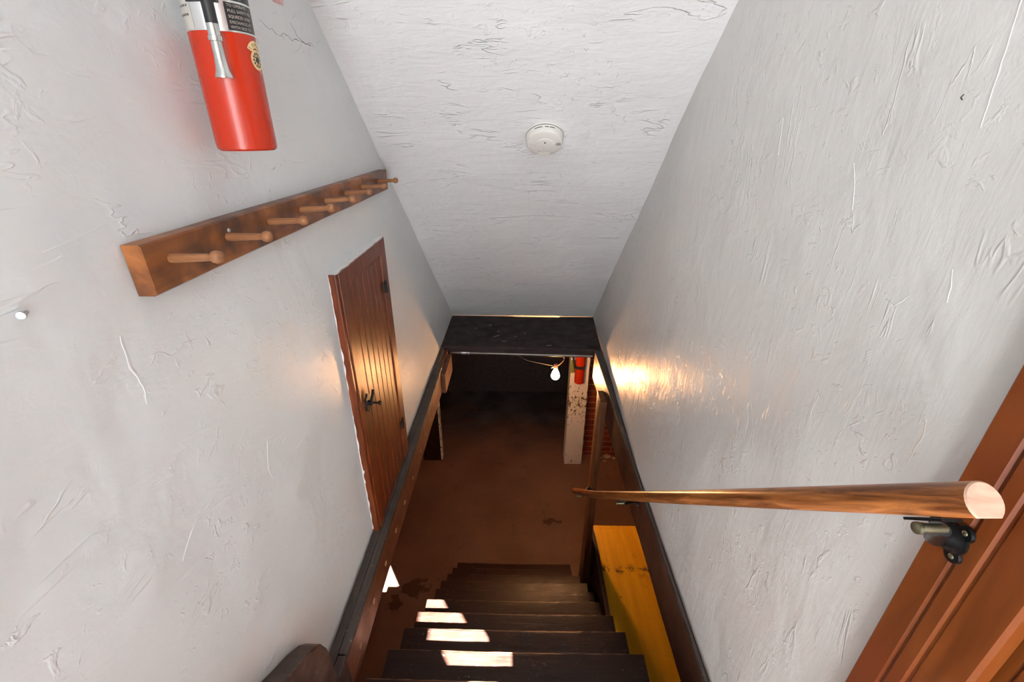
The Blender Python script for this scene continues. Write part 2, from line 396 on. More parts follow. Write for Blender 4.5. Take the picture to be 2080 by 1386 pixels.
bm = nb(); box(bm, .62, 3.0, 4.30, 4.5, CF, FL-.16); struct('wall_brick', bm, M_BRICK)

# plaster ridges, drips and cracks that belong to the side walls
def wall_stroke(name, side, pts, w, h, m, parent, tap=True, jit=0):
    P = [Vector(p) for p in pts]; D = []
    for a, b_ in zip(P, P[1:]):
        k = max(2, int((b_-a).length/.008)); D += [a.lerp(b_, i/k) for i in range(k)]
    D.append(P[-1]); bm = nb(); rings = []; n = len(D)
    for i, q in enumerate(D):
        t = (D[min(i+1, n-1)]-D[max(i-1, 0)]).normalized(); nrm = Vector((-t.y, t.x))
        j = noise.noise(Vector((q.x*60, q.y*60, 1)))
        ww = w*(.6+.8*abs(noise.noise(Vector((q.x*40, q.y*40, 5)))))*(math.sin(PI*(i+.6)/(n+.2))**.5 if tap else 1)
        if jit: ww *= .35+1.1*abs(noise.noise(Vector((q.x*70, q.y*70, 2))))*2
        q = q+nrm*(j*w*.7+jit*noise.noise(Vector((q.x*110, q.y*110, 8)))+jit*1.5*noise.noise(Vector((q.x*35, q.y*35, 3)))); ring = []
        for s, hh in ((-1, -.0012), (-.55, h*.75), (0, h), (.55, h*.75), (1, -.0012)):
            yy = q.x+nrm.x*ww*s; zz = q.y+nrm.y*ww*s
            ring.append(bm.verts.new((wall_face(side, yy, zz)-side*hh, yy, zz)))
        rings.append(ring)
    for a, b_ in zip(rings, rings[1:]):
        for j in range(4): bm.faces.new((a[j], a[j+1], b_[j+1], b_[j]))
    return link(name, bm, m, parent, True)
for pts, w in (([(.641, -.596), (.60, -.603), (.572, -.613), (.549, -.611), (.52, -.63), (.501, -.647)], .0018),
               ([(.552, -.262), (.548, -.31), (.556, -.345), (.549, -.372)], .006),
               ([(.60, -.118), (.56, -.124), (.50, -.132)], .003), ([(.52, -.142), (.48, -.148)], .003),
               ([(.80, -.12), (.81, -.15)], .0022), ([(.78, -.62), (.76, -.68), (.765, -.71)], .0018),
               ([(1.45, -.36), (1.46, -.40)], .003)):
    wall_stroke('plaster_ridge', -1, pts, w*.8, .0006, M_WL, WLO)
for pts, w in (([(.599, .002), (.604, .06), (.609, .124), (.612, .17)], .0022), ([(.528, -.59), (.51, -.597), (.49, -.600), (.455, -.608)], .0016),
               ([(.64, -.228), (.622, -.232), (.612, -.222), (.604, -.21)], .0025), ([(1.926, -.753), (1.915, -.80)], .006),
               ([(1.05, .02), (1.04, -.05)], .004), ([(.80, -.05), (.78, -.09), (.77, -.12)], .002), ([(.56, -.16), (.552, -.18), (.548, -.20)], .0022)):
    wall_stroke('plaster_ridge', 1, pts, w*.8, .0008, M_WR, WRO)
for pts, w in (([(1.075, .175), (1.10, .155)], .0012), ([(1.118, .198), (1.15, .196), (1.18, .189), (1.205, .187), (1.225, .193), (1.26, .187), (1.30, .195), (1.335, .187), (1.365, .196), (1.395, .190)], .0013),
               ([(1.268, .222), (1.29, .203), (1.335, .190)], .0015), ([(1.215, .19), (1.22, .181)], .001), ([(1.33, .19), (1.37, .189)], .0024)):
    tag(wall_stroke('crack', -1, pts, w*.7, .0004, M_CRACK, WLO, True, .004), 'dark hairline crack in the plaster')
tag(wall_stroke('crack', 1, [(.638, .040), (.641, .036), (.637, .033)], .0015, .0008, M_CRACK, WRO), 'dark pit in the plaster')

# ------------------------------------------------------------------ setting: cupboard door in the left wall
D0, D1, DT = 1.225, 1.728, -.383; DX = -.520
DR = tag(bpy.data.objects.new('door_1', None), kind='structure'); COL.objects.link(DR); DR.location = (XL, 1.48, FL)
DR['label'] = 'low dark red-brown varnished beadboard cupboard door in the left wall'
zb = FL+.003
boxo('outer_stile', (-.556, DX-.004, D0, D0+.016, zb, DT), M_DOOR, DR, .003)
boxo('outer_stile', (-.556, DX-.004, D1-.012, D1, zb, DT), M_DOOR, DR, .003)
boxo('stile', (-.556, DX, D0+.017, 1.292, zb, DT-.002), M_DOOR, DR, .003)
boxo('stile', (-.556, DX, 1.652, D1-.013, zb, DT-.002), M_DOOR, DR, .003)
bm = nb(); prism(bm, [(1.292, DT-.002), (1.652, DT-.002), (1.652, -.434), (1.322, -.434), (1.292, -.462)], 'X', -.556, DX, .002)
link('top_rail', bm, M_DOOR, DR)
bm = nb(); nbd = 7; bw = (1.652-1.292)/nbd
for k in range(nbd):
    y0 = 1.292+bw*k; box(bm, -.556, DX-.006, y0+.0022, y0+bw-.0022, zb, -.44, .0018)
box(bm, -.558, DX-.015, 1.292, 1.652, zb, -.44)
link('beadboard_panel', bm, M_DOOR, DR)
bm = nb()                                                            # ragged white paint on the outer edge and top of the frame
R = []
for k in range(161):
    z = DT - 1.0*k/160
    a_ = abs(noise.noise(Vector((0, 0, k*.11))))*.016*(1 if noise.noise(Vector((3, 0, k*.05))) > -.1 else .15)+.001
    R.append([bm.verts.new(p) for p in ((-.549, D0-.0012, z), (-.546+a_, D0-.0012, z), (-.546+a_, D0+.002, z), (-.549, D0+.002, z))])
for a, b_ in zip(R, R[1:]):
    for j in range(4): bm.faces.new((a[j], a[(j+1) % 4], b_[(j+1) % 4], b_[j]))
R = []
for k in range(61):
    y = D0+.001+(D1-D0)*k/60
    a_ = -.527+.005*noise.noise(Vector((k*.2, 1, 0)))
    R.append([bm.verts.new(p) for p in ((-.549, y, DT-.002), (a_, y, DT-.002), (a_, y, DT+.0014), (-.549, y, DT+.0014))])
for a, b_ in zip(R, R[1:]):
    for j in range(4): bm.faces.new((a[j], a[(j+1) % 4], b_[(j+1) % 4], b_[j]))
tag(link('paint_edge', bm, M_PAINT, DR), 'ragged white wall paint on the edge of the frame')
def hinge(z):
    bm = nb(); box(bm, DX-.001, DX+.0025, 1.632, 1.650, z-.02, z+.02, .001); box(bm, DX-.001, DX+.0025, 1.660, 1.678, z-.02, z+.02, .001)
    tube(bm, [(DX+.004, 1.655, z-.024), (DX+.004, 1.655, z+.024)], .0042, 10)
    for s in (-1, 1):
        box(bm, DX+.001, DX+.004, 1.639, 1.644, z+s*.012-.003, z+s*.012+.003, .001); box(bm, DX+.001, DX+.004, 1.666, 1.671, z+s*.012-.003, z+s*.012+.003, .001)
    return link('hinge', bm, M_BLACK, DR, True)
hinge(-.56); hinge(-1.205)
bm = nb()
prism(bm, [(1.275, -.865), (1.283, -.850), (1.276, -.838), (1.296, -.838), (1.302, -.826), (1.312, -.838), (1.326, -.842), (1.322, -.862), (1.330, -.882), (1.312, -.886), (1.300, -.900), (1.292, -.886), (1.276, -.882)], 'X', DX-.001, DX+.004, .001)
tube(bm, [(DX+.003, 1.300, -.862), (DX+.020, 1.300, -.862)], .010, 12)
tube(bm, [(DX+.018, 1.300, -.862), (DX+.042, 1.300, -.862)], .0035, 10); lathe(bm, [(0, 0), (.007, 0), (.009, .004), (.006, .009), (0, .010)], (DX+.040, 1.300, -.862), Vector((1, 0, 0)), 14)
tube(bm, [(DX+.014, 1.296, -.858), (DX+.018, 1.310, -.838), (DX+.018, 1.322, -.822)], .0045, 10)
L_ = link('latch', bm, M_BLACK, DR, True); tag(L_, 'black iron latch with a turned knob')

# ------------------------------------------------------------------ setting: stained door and casing in the right wall
D2 = tag(bpy.data.objects.new('door_2', None), kind='structure'); COL.objects.link(D2); D2.location = (XR, 0, FL)
D2['label'] = 'orange varnished wood door and casing in the right wall beside the handrail'
def casing_prof(y0, sgn):
    # profile in (y, x) seen from above; y runs from the outer edge toward the opening
    pr = [(0, .0), (0, .018), (.003, .021), (.036, .021), (.039, .018), (.042, .018), (.045, .021), (.061, .021),
          (.064, .018), (.067, .018), (.070, .020), (.112, .020), (.116, .016), (.116, 0)]
    return [(y0+sgn*a, b_) for a, b_ in pr]
for name, y0, sg in (('casing', .424, -1), ('casing', -.684, 1)):
    bm = nb(); poly = [(XR+.004-x, y) for y, x in casing_prof(y0, sg)]
    prism(bm, poly, 'Z', FL+.02, DOT+.06); link(name, bm, M_CASE, D2)
bm = nb(); box(bm, XR-.018, XR+.004, -.684, .424, DOT+.061, DOT+.15, .003); link('head_casing', bm, M_CASE, D2)
bm = nb()                                                            # jambs and stop
box(bm, XR+.006, .74, .325, .398, FL+.02, DOT, .002); box(bm, XR+.006, .74, -.658, -.60, FL+.02, DOT, .002); box(bm, XR+.006, .74, -.60, .325, DOT-.03, DOT, .002)
box(bm, XR+.012, XR+.030, .2985, .325, FL+.02, DOT-.03, .004)
link('jamb', bm, M_CASE, D2)
PY0, PY1, PZ0, PZ1 = -.285, .155, -.66, -.12                             # the glazed light of the door
DLX0, DLX1 = XR+.0, XR+.034
bm = nb()
DLX0 += .006
box(bm, DLX0+.004, DLX1, PY1, .298, FL+.03, DOT-.035, .002); box(bm, DLX0+.004, DLX1, -.598, PY0, FL+.03, DOT-.035, .002)
box(bm, DLX0+.004, DLX1, PY0, PY1, FL+.03, PZ0, .002); box(bm, DLX0+.004, DLX1, PY0, PY1, PZ1, DOT-.035, .002)
for (a0, a1) in ((.262, .276), (.205, .215)):
    box(bm, DLX0-.001, DLX0+.006, a0, a1, FL+.06, DOT-.06, .002)
link('door_leaf', bm, M_CASE, D2)

# ------------------------------------------------------------------ hatch edge timbers
def timber(name, label, cat, dims, m, loc, bev=.004):
    e = boxo(name, dims, m, None, bev, 30); return tag(e, label, cat)
JL = empty('floor_joist', (-.508, 1.8, -1.565), 'red-brown timber joist with a row of pale wood plugs, left edge of the hatch', 'joist')
def rough_beam(bm, x0, x1, y0, y1, z0, z1, step=.06, amp=.0025, seed=0):
    n = int((y1-y0)/step); R = []
    for i in range(n+1):
        y = y0+(y1-y0)*i/n
        q = []
        for k, (x, z) in enumerate(((x0, z0), (x1, z0), (x1, z1), (x0, z1))):
            q.append(bm.verts.new((x+noise.noise(Vector((y*5, k*7+seed, 0)))*amp, y, z+noise.noise(Vector((y*5, k*7+seed, 9)))*amp)))
        R.append(q)
    for a, b_ in zip(R, R[1:]):
        for j in range(4): bm.faces.new((a[j], a[(j+1) % 4], b_[(j+1) % 4], b_[j]))
    bm.faces.new(R[0]); bm.faces.new(R[-1]); return bm
bm = rough_beam(nb(), -.545, -.496, .66, 2.825, -1.567, FL-.020, seed=1); link('beam', bm, M_JOIST, JL)
for (y, z) in ((1.642, -1.513), (1.482, -1.508), (1.326, -1.505), (1.172, -1.506), (1.018, -1.503), (.870, -1.506), (2.579, -1.515), (2.414, -1.508), (2.26, -1.509), (2.106, -1.506), (1.83, -1.505), (1.97, -1.505)):
    bm = nb(); lathe(bm, [(0, 0), (.0098, 0), (.0098, .0048), (0, .0060)], (-.499, y, z), Vector((1, 0, 0)), 18)
    link('wood_plug', bm, M_PLUG, JL, 30)
bm = rough_beam(nb(), -.5455, -.520, .50, 2.83, FL-.019, FL+.001, seed=3, amp=.0012)
tag(link('floor_edge_board', bm, M_GREYW), 'worn grey floor board strip running along the foot of the left wall', 'board')
bm = rough_beam(nb(), -.5175, -.493, .785, 2.57, FL-.019, FL+.002, seed=5, amp=.0012)
tag(link('floor_edge_board', bm, M_GREYW), 'worn grey board strip on top of the plugged left joist, nearest the opening', 'board')
bm = nb(); box(bm, -.4945, -.468, 2.50, 2.80, -1.575, -1.438, .003)
tag(link('wooden_cleat', bm, M_JOIST), 'orange wood cleat on the left joist below the dark landing board', 'board')
bm = rough_beam(nb(), .536, .575, .62, 2.80, -1.612, FL-.016, seed=8)
tag(link('floor_joist', bm, M_JOISTR), 'dark brown timber joist along the right edge of the hatch, lit beside the bulb', 'joist')
bm = nb(); R = []
for i in range(60):
    y = .62+(2.80-.62)*i/59; x1 = wall_x(1, y)-.002; x0 = .534+noise.noise(Vector((y*6, 3, 3)))*.0015
    R.append([bm.verts.new(p) for p in ((x0, y, FL-.015), (max(x1, x0+.005), y, FL-.015), (max(x1, x0+.005), y, FL), (x0, y, FL))])
for a, b_ in zip(R, R[1:]):
    for j in range(4): bm.faces.new((a[j], a[(j+1) % 4], b_[(j+1) % 4], b_[j]))
bm.faces.new(R[0]); bm.faces.new(R[-1])
tag(link('floor_edge_board', bm, M_GREYW), 'thin grey edging strip along the foot of the right wall above the dark joist', 'board')
# dark landing board at the foot of the sloping ceiling
LB = empty('landing_board', (0, 3.1, FL), 'wide dark brown board at floor level under the low end of the sloping ceiling', 'board')
bm = nb(); prism(bm, [(-.545, 2.848), (.586, 2.812), (.606, 3.417), (.34, 3.416), (.335, 3.398), (-.02, 3.402), (-.06, 3.415), (-.545, 3.417)], 'Z', FL-.026, FL, .003)
link('board', bm, M_BOARD, LB)
bm = nb(); prism(bm, [(-.545, 2.852), (.575, 2.820), (.575, 2.845), (-.545, 2.877)], 'Z', FL-.046, FL-.027, .002); link('front_lip', bm, M_BOARD, LB)
for (x, y, a, l) in ((-.16, 3.02, .5, .026), (-.22, 3.22, .2, .012), (-.02, 3.02, 0, .01), (-.10, 2.93, 0, .018), (-.15, 3.11, .3, .008), (.22, 2.87, .1, .02), (.05, 3.07, .4, .006), (-.33, 3.16, .1, .006)):
    bm = nb(); c, s = math.cos(a), math.sin(a)
    prism(bm, [(x-l*c, y-l*s), (x+l*c, y+l*s), (x+l*c-.004*s, y+l*s+.005*c), (x-l*c-.002*s, y-l*s+.004*c)], 'Z', FL-.0005, FL+.0008); link('paint_fleck', bm, M_LGREY, LB)

# ------------------------------------------------------------------ pipe under the landing board
PP = empty('conduit_pipe', (0, 2.86, -1.476), 'thin grey pipe running across under the front of the landing board', 'pipe')
bm = tube(nb(), [(-.49, 2.872, -1.463), (.53, 2.840, -1.465)], .011, 14); link('pipe', bm, M_PIPE, PP, True)
bm = nb(); tube(bm, [(-.405, 2.869, -1.463), (-.37, 2.868, -1.463)], .0145, 14); link('coupling', bm, M_STEEL, PP, True)
bm = nb(); tube(bm, [(-.362, 2.868, -1.463), (-.350, 2.8675, -1.463)], .0150, 14); link('coupling', bm, M_STEEL, PP, True)

# ------------------------------------------------------------------ staircase
ST = empty('staircase', (0, 2.64, CF), 'steep worn dark brown wooden staircase going down to the cellar', 'staircase')
noses = []
RUN = .2035
ends = {0: (-.466, .478), 1: (-.472, .478), 2: (-.480, .475), 3: (-.485, .480), 4: (-.489, .466), 5: (-.488, .477), 6: (-.500, .480), 7: (-.498, .467), 8: (-.499, .441), 9: (-.496, .465)}
for n in range(10):
    z = -1.565-.2*n; y = .812+.2035*n; xl, xr = ends[n]; ybk = y-RUN-.028
    bm = nb(); nx = 44; prof = [(ybk, z-.034), (ybk, z), (y-.014, z), (y-.005, z-.003), (y, z-.010), (y, z-.026), (y-.006, z-.034)]
    R = []
    for i in range(nx+1):
        x = xl+(xr-xl)*i/nx
        wear = .0045*math.exp(-((x+.02)/.22)**2); q = []
        for k, (a, b_) in enumerate(prof):
            j = noise.noise(Vector((x*22, n*3.3, k)))*.0012+noise.noise(Vector((x*90, n*3.3, k)))*.0008
            q.append(bm.verts.new((x, a+(j-wear*.6 if k >= 2 else 0), b_+(j-wear if 2 <= k <= 3 else 0))))
        R.append(q)
    for a, b_ in zip(R, R[1:]):
        for k in range(7):
            f = bm.faces.new((a[k], a[(k+1) % 7], b_[(k+1) % 7], b_[k])); f.material_index = 1 if k in (3,) else 0
    bm.faces.new(R[0]); bm.faces.new(R[-1])
    link('tread', bm, [M_TREAD, M_WORN], ST, 30)
    link('riser', box(nb(), xl+.035, xr-.035, y-.052, y-.034, z-.1995, z-.0345), M_TREAD, ST)
for s in (-1, 1):
    bm = nb(); x0 = s*.448
    prism(bm, [(.60, -1.47), (.60, -1.80), (2.52, CF+.002), (2.60, CF+.002), (2.60, -3.41)], 'X', min(x0, x0-s*.03), max(x0, x0-s*.03), .002)
    # notch the string so it sits under the treads
    bmesh.ops.translate(bm, verts=bm.verts, vec=(0, -.045, -.10)); 
    for v in bm.verts: v.co.z = max(v.co.z, CF+.002)
    link('stringer', bm, M_TREAD, ST)
link('top_riser', box(nb(), -.44, .44, .575, .595, -1.5645, FL-.031), M_TREAD, ST)

# rounded dark skirt board on the left at the head of the stairs
bm = nb(); poly = [(.05, -.70), (.20, -.815), (.33, -.915), (.45, -1.004), (.563, -1.088), (.63, -1.134), (.672, -1.166), (.694, -1.196), (.706, -1.236), (.714, -1.30), (.719, FL+.003), (.602, FL+.003), (.602, FL+.022), (.05, FL+.022)]
prism(bm, poly, 'X', -.541, -.494, .007)
SK = link('skirt_board', bm, M_DKW, None, 35); tag(SK, 'rounded end of a dark brown stair skirt board against the left wall, nearest the viewer', 'board')
bm = nb(); box(bm, -.518, -.4935, .722, .780, -1.56, FL+.0015, .003)
tag(link('wooden_block', bm, M_DKW), 'small dark wood block between the rounded skirt board and the left floor board', 'block')

# ------------------------------------------------------------------ post beside the stairs
PO = boxo('wooden_post', (.494, .534, 2.255, 2.385, CF+.001, -1.47), M_POST, None, .004, 30)
tag(PO, 'brown wooden post beside the stairs that carries the lower end of the handrail', 'post')

# ------------------------------------------------------------------ yellow cupboard beside the stairs
YC = empty('painted_cupboard', (.95, 1.6, CF), 'yellow painted cupboard top in the cellar, right of the stairs', 'cupboard')
YZ = -2.722
link('top', box(nb(), .585, 1.50, .50, 2.478, YZ-.03, YZ, .003), M_YEL, YC)
link('body', box(nb(), .600, 1.49, .52, 2.46, CF+.001, YZ-.031, .003), M_YEL, YC)
bm = nb(); poly = [(.52, CF+.002), (2.44, CF+.002), (2.452, YZ-.06), (2.440, YZ-.012), (2.40, YZ+.012), (2.32, YZ+.028), (2.22, YZ+.034), (.52, YZ+.034)]
prism(bm, poly, 'X', .556, .583, .003); tag(link('side_panel', bm, M_DKW, YC), 'dark brown side board with a rounded end')

# ------------------------------------------------------------------ cellar pillars
PL = empty('support_pillar', (.653, 4.2, CF), 'square pillar with white peeling paint standing in the cellar behind the bulb', 'pillar')
bm = box(nb(), .552, .752, 4.120, 4.275, 0, FL-.162-CF, .006); 
o = link('shaft', bm, M_PEEL); o.parent = PL; o.location = (-PL.location.x, -PL.location.y, 0)
bm = box(nb(), .5545, .598, 4.1165, 4.121, -2.325, -2.175, .0008); tag(link('green_tape', bm, M_GREEN, PL), 'piece of green tape near the top')
PD = empty('support_pillar', (-.985, 4.2, CF), 'dark brown pillar with a whitish right side, left side of the cellar', 'pillar')
link('shaft', box(nb(), -1.095, -.890, 4.15, 4.255, CF, FL-.162, .004), M_DARKPOST, PD)
bm = nb(); prism(bm, [(4.152, CF+.001), (4.250, CF+.001), (4.250, -1.9), (4.20, -1.75), (4.152, -1.75)], 'X', -.8895, -.878, .001)
tag(link('side_board', bm, M_PEEL, PD), 'whitish painted face'); 

# ------------------------------------------------------------------ fire extinguishers
def text_mesh(bm, txt, size, fn, mi=0, sx=1.0):
    """letters as flat meshes; fn maps (u, v) on the label to a 3-D point"""
    c = bpy.data.curves.new('t', 'FONT'); c.body = txt; c.size = size; c.resolution_u = 2; c.align_x = 'LEFT'
    o = bpy.data.objects.new('t', c); COL.objects.link(o)
    dg = bpy.context.evaluated_depsgraph_get(); me = bpy.data.meshes.new_from_object(o.evaluated_get(dg))
    vm = [bm.verts.new(fn(v.co.x*sx, v.co.y)) for v in me.vertices]
    for p in me.polygons:
        try: bm.faces.new([vm[i] for i in p.vertices]).material_index = mi
        except ValueError: pass
    bpy.data.objects.remove(o); bpy.data.meshes.remove(me); bpy.data.curves.remove(c)
def cyl_patch(bm, C, r, a0, a1, z0, z1, n=16, mi=0, nz=1):
    g = [[bm.verts.new((C[0]+r*math.cos(a0+(a1-a0)*i/n), C[1]+r*math.sin(a0+(a1-a0)*i/n), z0+(z1-z0)*j/nz)) for j in range(nz+1)] for i in range(n+1)]
    for i in range(n):
        for j in range(nz): bm.faces.new((g[i][j], g[i+1][j], g[i+1][j+1], g[i][j+1])).material_index = mi
EX = Vector((-.486, .862, -.038)); ER = .0478
EE = empty('fire_extinguisher', EX, 'red fire extinguisher with a silver band hung on the left wall above the peg rail', 'fire extinguisher')
bm = lathe(nb(), [(0, .006), (.03, .004), (.036, 0), (ER-.005, 0), (ER-.001, .003), (ER, .008), (ER, .171)], EX, n=72); link('body', bm, M_RED, EE, 30)
bm = lathe(nb(), [(ER, .1712), (ER+.0002, .172), (ER+.0002, .355), (ER-.004, .372), (ER-.018, .392), (.016, .402), (.016, .42), (0, .42)], EX, n=72); link('silver_shell', bm, M_SILVER, EE, 30)
A = lambda deg: math.radians(deg)
toC = math.degrees(math.atan2(-EX.y, -EX.x))          # direction from bottle axis to the eye
zl = EX.z
bm = nb(); cyl_patch(bm, EX, ER+.0006, A(toC+13), A(toC+80), zl+.1735, zl+.2095, 24); cyl_patch(bm, EX, ER+.0006, A(toC+13), A(toC+80), zl+.2125, zl+.2270, 24); cyl_patch(bm, EX, ER+.0006, A(toC+13), A(toC+80), zl+.236, zl+.300, 24)
LB_ = link('instruction_label', bm, M_LBLK, EE)
rows = [('TO OPERATE', .2080, .0048), ('PULL SAFETY PIN', .2008, .0048), ('SQUEEZE LEVER', .1936, .0048), ('DISCHARGE AT', .1864, .0048), ('WITH SIDE TO', .1798, .0048),
        ('BEFORE USE READ', .2248, .0044), ('CAREFULLY', .2186, .0044), ('DRY CHEMICAL', .252, .008), ('FIRE EXTINGUISHER', .266, .008)]
for t_, h, s in rows:
    bm = nb(); text_mesh(bm, t_, s*1.15, lambda u, v, h=h: Vector((EX.x+(ER+.0010)*math.cos(A(toC+17)+u/ER), EX.y+(ER+.0010)*math.sin(A(toC+17)+u/ER), zl+h-.004+v)))
    tag(link('lettering', bm, M_LTXT, LB_, recalc=False), 'cream line of lettering')
bm = nb(); cyl_patch(bm, EX, ER+.0005, A(toC-84), A(toC-46), zl+.1725, zl+.30, 12); LG = link('side_label', bm, M_LGREY, EE)
bm = nb()
for k in range(9):
    z = zl+.19+k*.0115
    for q in range(5): cyl_patch(bm, EX, ER+.0010, A(toC-80+q*6+((k*7) % 3)), A(toC-80+q*6+4), z, z+.003, 3)
link('small_print', bm, M_SLOT, LG)
# round sticker with tab
stc = A(toC+62); sz = zl+.137
def stk(u, v, rr=.0008): return Vector((EX.x+(ER+rr)*math.cos(stc+u/ER), EX.y+(ER+rr)*math.sin(stc+u/ER), sz+v))
bm = nb()
def disc_on(bm, fn, u0, v0, r, n=28, mi=0, rr=.0008, r_in=0, a0=0, a1=2*PI):
    for k in range(n):
        t0, t1 = a0+(a1-a0)*k/n, a0+(a1-a0)*(k+1)/n
        P = [fn(u0+r*math.cos(t0), v0+r*math.sin(t0), rr), fn(u0+r*math.cos(t1), v0+r*math.sin(t1), rr), fn(u0+r_in*math.cos(t1), v0+r_in*math.sin(t1), rr)]
        if r_in: P.append(fn(u0+r_in*math.cos(t0), v0+r_in*math.sin(t0), rr))
        bm.faces.new([bm.verts.new(p) for p in P]).material_index = mi
disc_on(bm, stk, 0, 0, .0150); disc_on(bm, stk, 0, .0065, .0205, 24, 0, .0009, .010, A(25), A(155))
STK = link('inspection_sticker', bm, M_STK, EE, recalc=False); tag(STK, 'cream round sticker with a black gear-like print')
bm = nb(); disc_on(bm, stk, 0, 0, .0045, 16, 0, .0012)
for k in range(12): 
    a = 2*PI*k/12; disc_on(bm, stk, .0095*math.cos(a), .0095*math.sin(a), .0019, 8, 0, .0012)
for k in range(6):
    a = 2*PI*k/6+.3; disc_on(bm, stk, .0058*math.cos(a), .0058*math.sin(a), .0014, 8, 0, .0012)
for i, ch in enumerate('Inmar'):
    a0_ = A(148-i*27)
    def fn(u, v, a0_=a0_):
        uu = math.cos(a0_)*(.0135+v)+math.sin(a0_)*u; vv = .0065+math.sin(a0_)*(.0135+v)-math.cos(a0_)*u
        return stk(uu, vv, .0013)
    text_mesh(bm, ch, .0085, fn)
link('sticker_print', bm, M_LBLK, STK, recalc=False)
# hose and nozzle hanging in front
ha = A(toC-10); hx, hy = EX.x+(ER+.010)*math.cos(ha), EX.y+(ER+.010)*math.sin(ha)
def hp(z, off=0.0, da=0): 
    a = ha+A(da); r = ER+.010+off; return (EX.x+r*math.cos(a), EX.y+r*math.sin(a), zl+z)
bm = tube(nb(), [hp(.176), hp(.20), hp(.23, .002, -1), hp(.26, .004, -3), hp(.30, .010, -6), hp(.36, .012, -8), hp(.40, .0, -10)], .0085, 16); link('hose', bm, M_RUB, EE, True)
bm = nb(); prof = [(0, 0), (.0125, 0), (.0125, .003), (.0098, .010), (.0080, .028), (.0078, .048), (.0100, .049), (.0100, .055), (.0086, .056), (.0086, .071), (0, .071)]
lathe(bm, [(r, h) for r, h in prof], hp(.107), n=28); tag(link('nozzle', bm, M_NOZZLE, EE, 35), 'silver nozzle')
bm = nb()
for z in (.225,): 
    lathe(bm, [(ER+.001, z), (ER+.0035, z), (ER+.0035, z+.03), (ER+.001, z+.03)], EX, n=48, a0=0, a1=2*PI) if False else None
cyl_patch(bm, EX, ER+.0022, A(toC-50), A(toC+6), zl+.2065, zl+.212, 16); link('hose_strap', bm, M_RUB, EE)
bm = nb(); cyl_patch(bm, EX, ER+.0018, A(toC-44), A(toC+12), zl+.2125, zl+.262, 20, nz=2); tag(link('clamp_band', bm, M_SILVER, EE, True), 'polished metal clamp band')
bm = nb(); box(bm, -.5395, EX.x-ER+.004, EX.y-.004, EX.y+.016, zl+.26, zl+.38, .002); link('wall_bracket', bm, M_STEEL, EE)
bm = nb(); box(bm, EX.x-.012, EX.x+.07, EX.y-.012, EX.y+.012, zl+.43, zl+.445, .003); box(bm, EX.x-.012, EX.x+.08, EX.y-.010, EX.y+.010, zl+.46, zl+.472, .003); tube(bm, [(EX.x, EX.y, zl+.421), (EX.x, EX.y, zl+.462)], .012, 16)
link('lever', bm, M_BLACK, EE, 30)
# second one on the cellar pillar
E2 = Vector((.640, 4.060, -2.405)); r2_ = .049
EF = empty('fire_extinguisher', E2, 'small red fire extinguisher with a black strap on the peeling cellar pillar', 'fire extinguisher')
bm = lathe(nb(), [(0, .004), (.035, .003), (.044, 0), (r2_, .006), (r2_, .36), (r2_-.006, .38), (.018, .40), (.018, .42), (0, .42)], E2, n=40); link('body', bm, M_RED, EF, 30)
bm = lathe(nb(), [(r2_+.0004, .175), (r2_+.003, .175), (r2_+.003, .212), (r2_+.0004, .212)], E2, n=40); link('strap', bm, M_RUB, EF, 30)
bm = tube(nb(), [(.552, 4.075, -2.17), (.572, 4.065, -2.20), (.585, 4.05, -2.24), (.600, 4.035, -2.26)], .006, 10) if False else nb()
tube(bm, [(.640, 4.06, -1.985), (.60, 4.03, -1.975), (.565, 4.05, -2.02), (.560, 4.06, -2.10), (.575, 4.06, -2.17), (.584, 4.055, -2.23)], .0095, 12); link('hose', bm, M_RUB, EF, True)
bm = nb(); box(bm, .62, .66, 4.109, 4.119, -2.26, -2.06, .002); link('wall_bracket', bm, M_STEEL, EF)
bm = nb(); lathe(bm, [(0, 0), (.009, 0), (.006, .035), (0, .035)], (.586, 4.052, -2.27), n=14); link('nozzle', bm, M_NOZZLE, EF, True)

# ------------------------------------------------------------------ peg rail
PR = empty('peg_rail', (-.535, 1.22, -.225), 'long stained wooden peg rail with eight pegs on the left wall', 'peg rail')
bm = nb(); R = []; n = 30
for i in range(n+1):
    y = .602+(1.846-.602)*i/n; zt = -.148+.0012*noise.noise(Vector((y*4, 0, 0))); zb_ = -.222-.002*noise.noise(Vector((y*3, 5, 0)))
    R.append([bm.verts.new(p) for p in ((-.548, y, zb_), (-.524, y, zb_), (-.520, y, zb_+.003), (-.520, y, zt-.003), (-.523, y, zt), (-.548, y, zt))])
for a, b_ in zip(R, R[1:]):
    for j in range(6): bm.faces.new((a[j], a[(j+1) % 6], b_[(j+1) % 6], b_[j]))
bm.faces.new(R[0]); bm.faces.new(R[-1]); link('board', bm, M_RAILB, PR)
pegy = [.648, .792, .938, 1.086, 1.236, 1.386, 1.538, 1.722]
proto = None
for k, y in enumerate(pegy):
    if proto is None:
        bm = nb(); lathe(bm, [(0, -.003), (.0068, -.003), (.0072, .010), (.0064, .03), (.0058, .060), (.0055, .066), (.0085, .069), (.0098, .074), (.0088, .080), (.0045, .0835), (0, .084)], (0, 0, 0), Vector((1, 0, 0)), 22)
        me_o = link('peg', bm, M_PEG, None, 50); proto = me_o; p_ = proto
    else:
        p_ = proto.copy(); COL.objects.link(p_)
    p_.parent = PR; p_.location = Vector((-.520, y, -.178))-PR.location; p_.rotation_euler = (k*1.3, random.uniform(-.07, -.02), random.uniform(-.09, .01) if k != 7 else -.30)
bm = nb(); lathe(bm, [(0, 0), (.004, 0), (.003, .0015), (0, .002)], (-.520, .800, -.168), Vector((1, 0, 0)), 14); link('screw', bm, M_STEEL, PR, True)

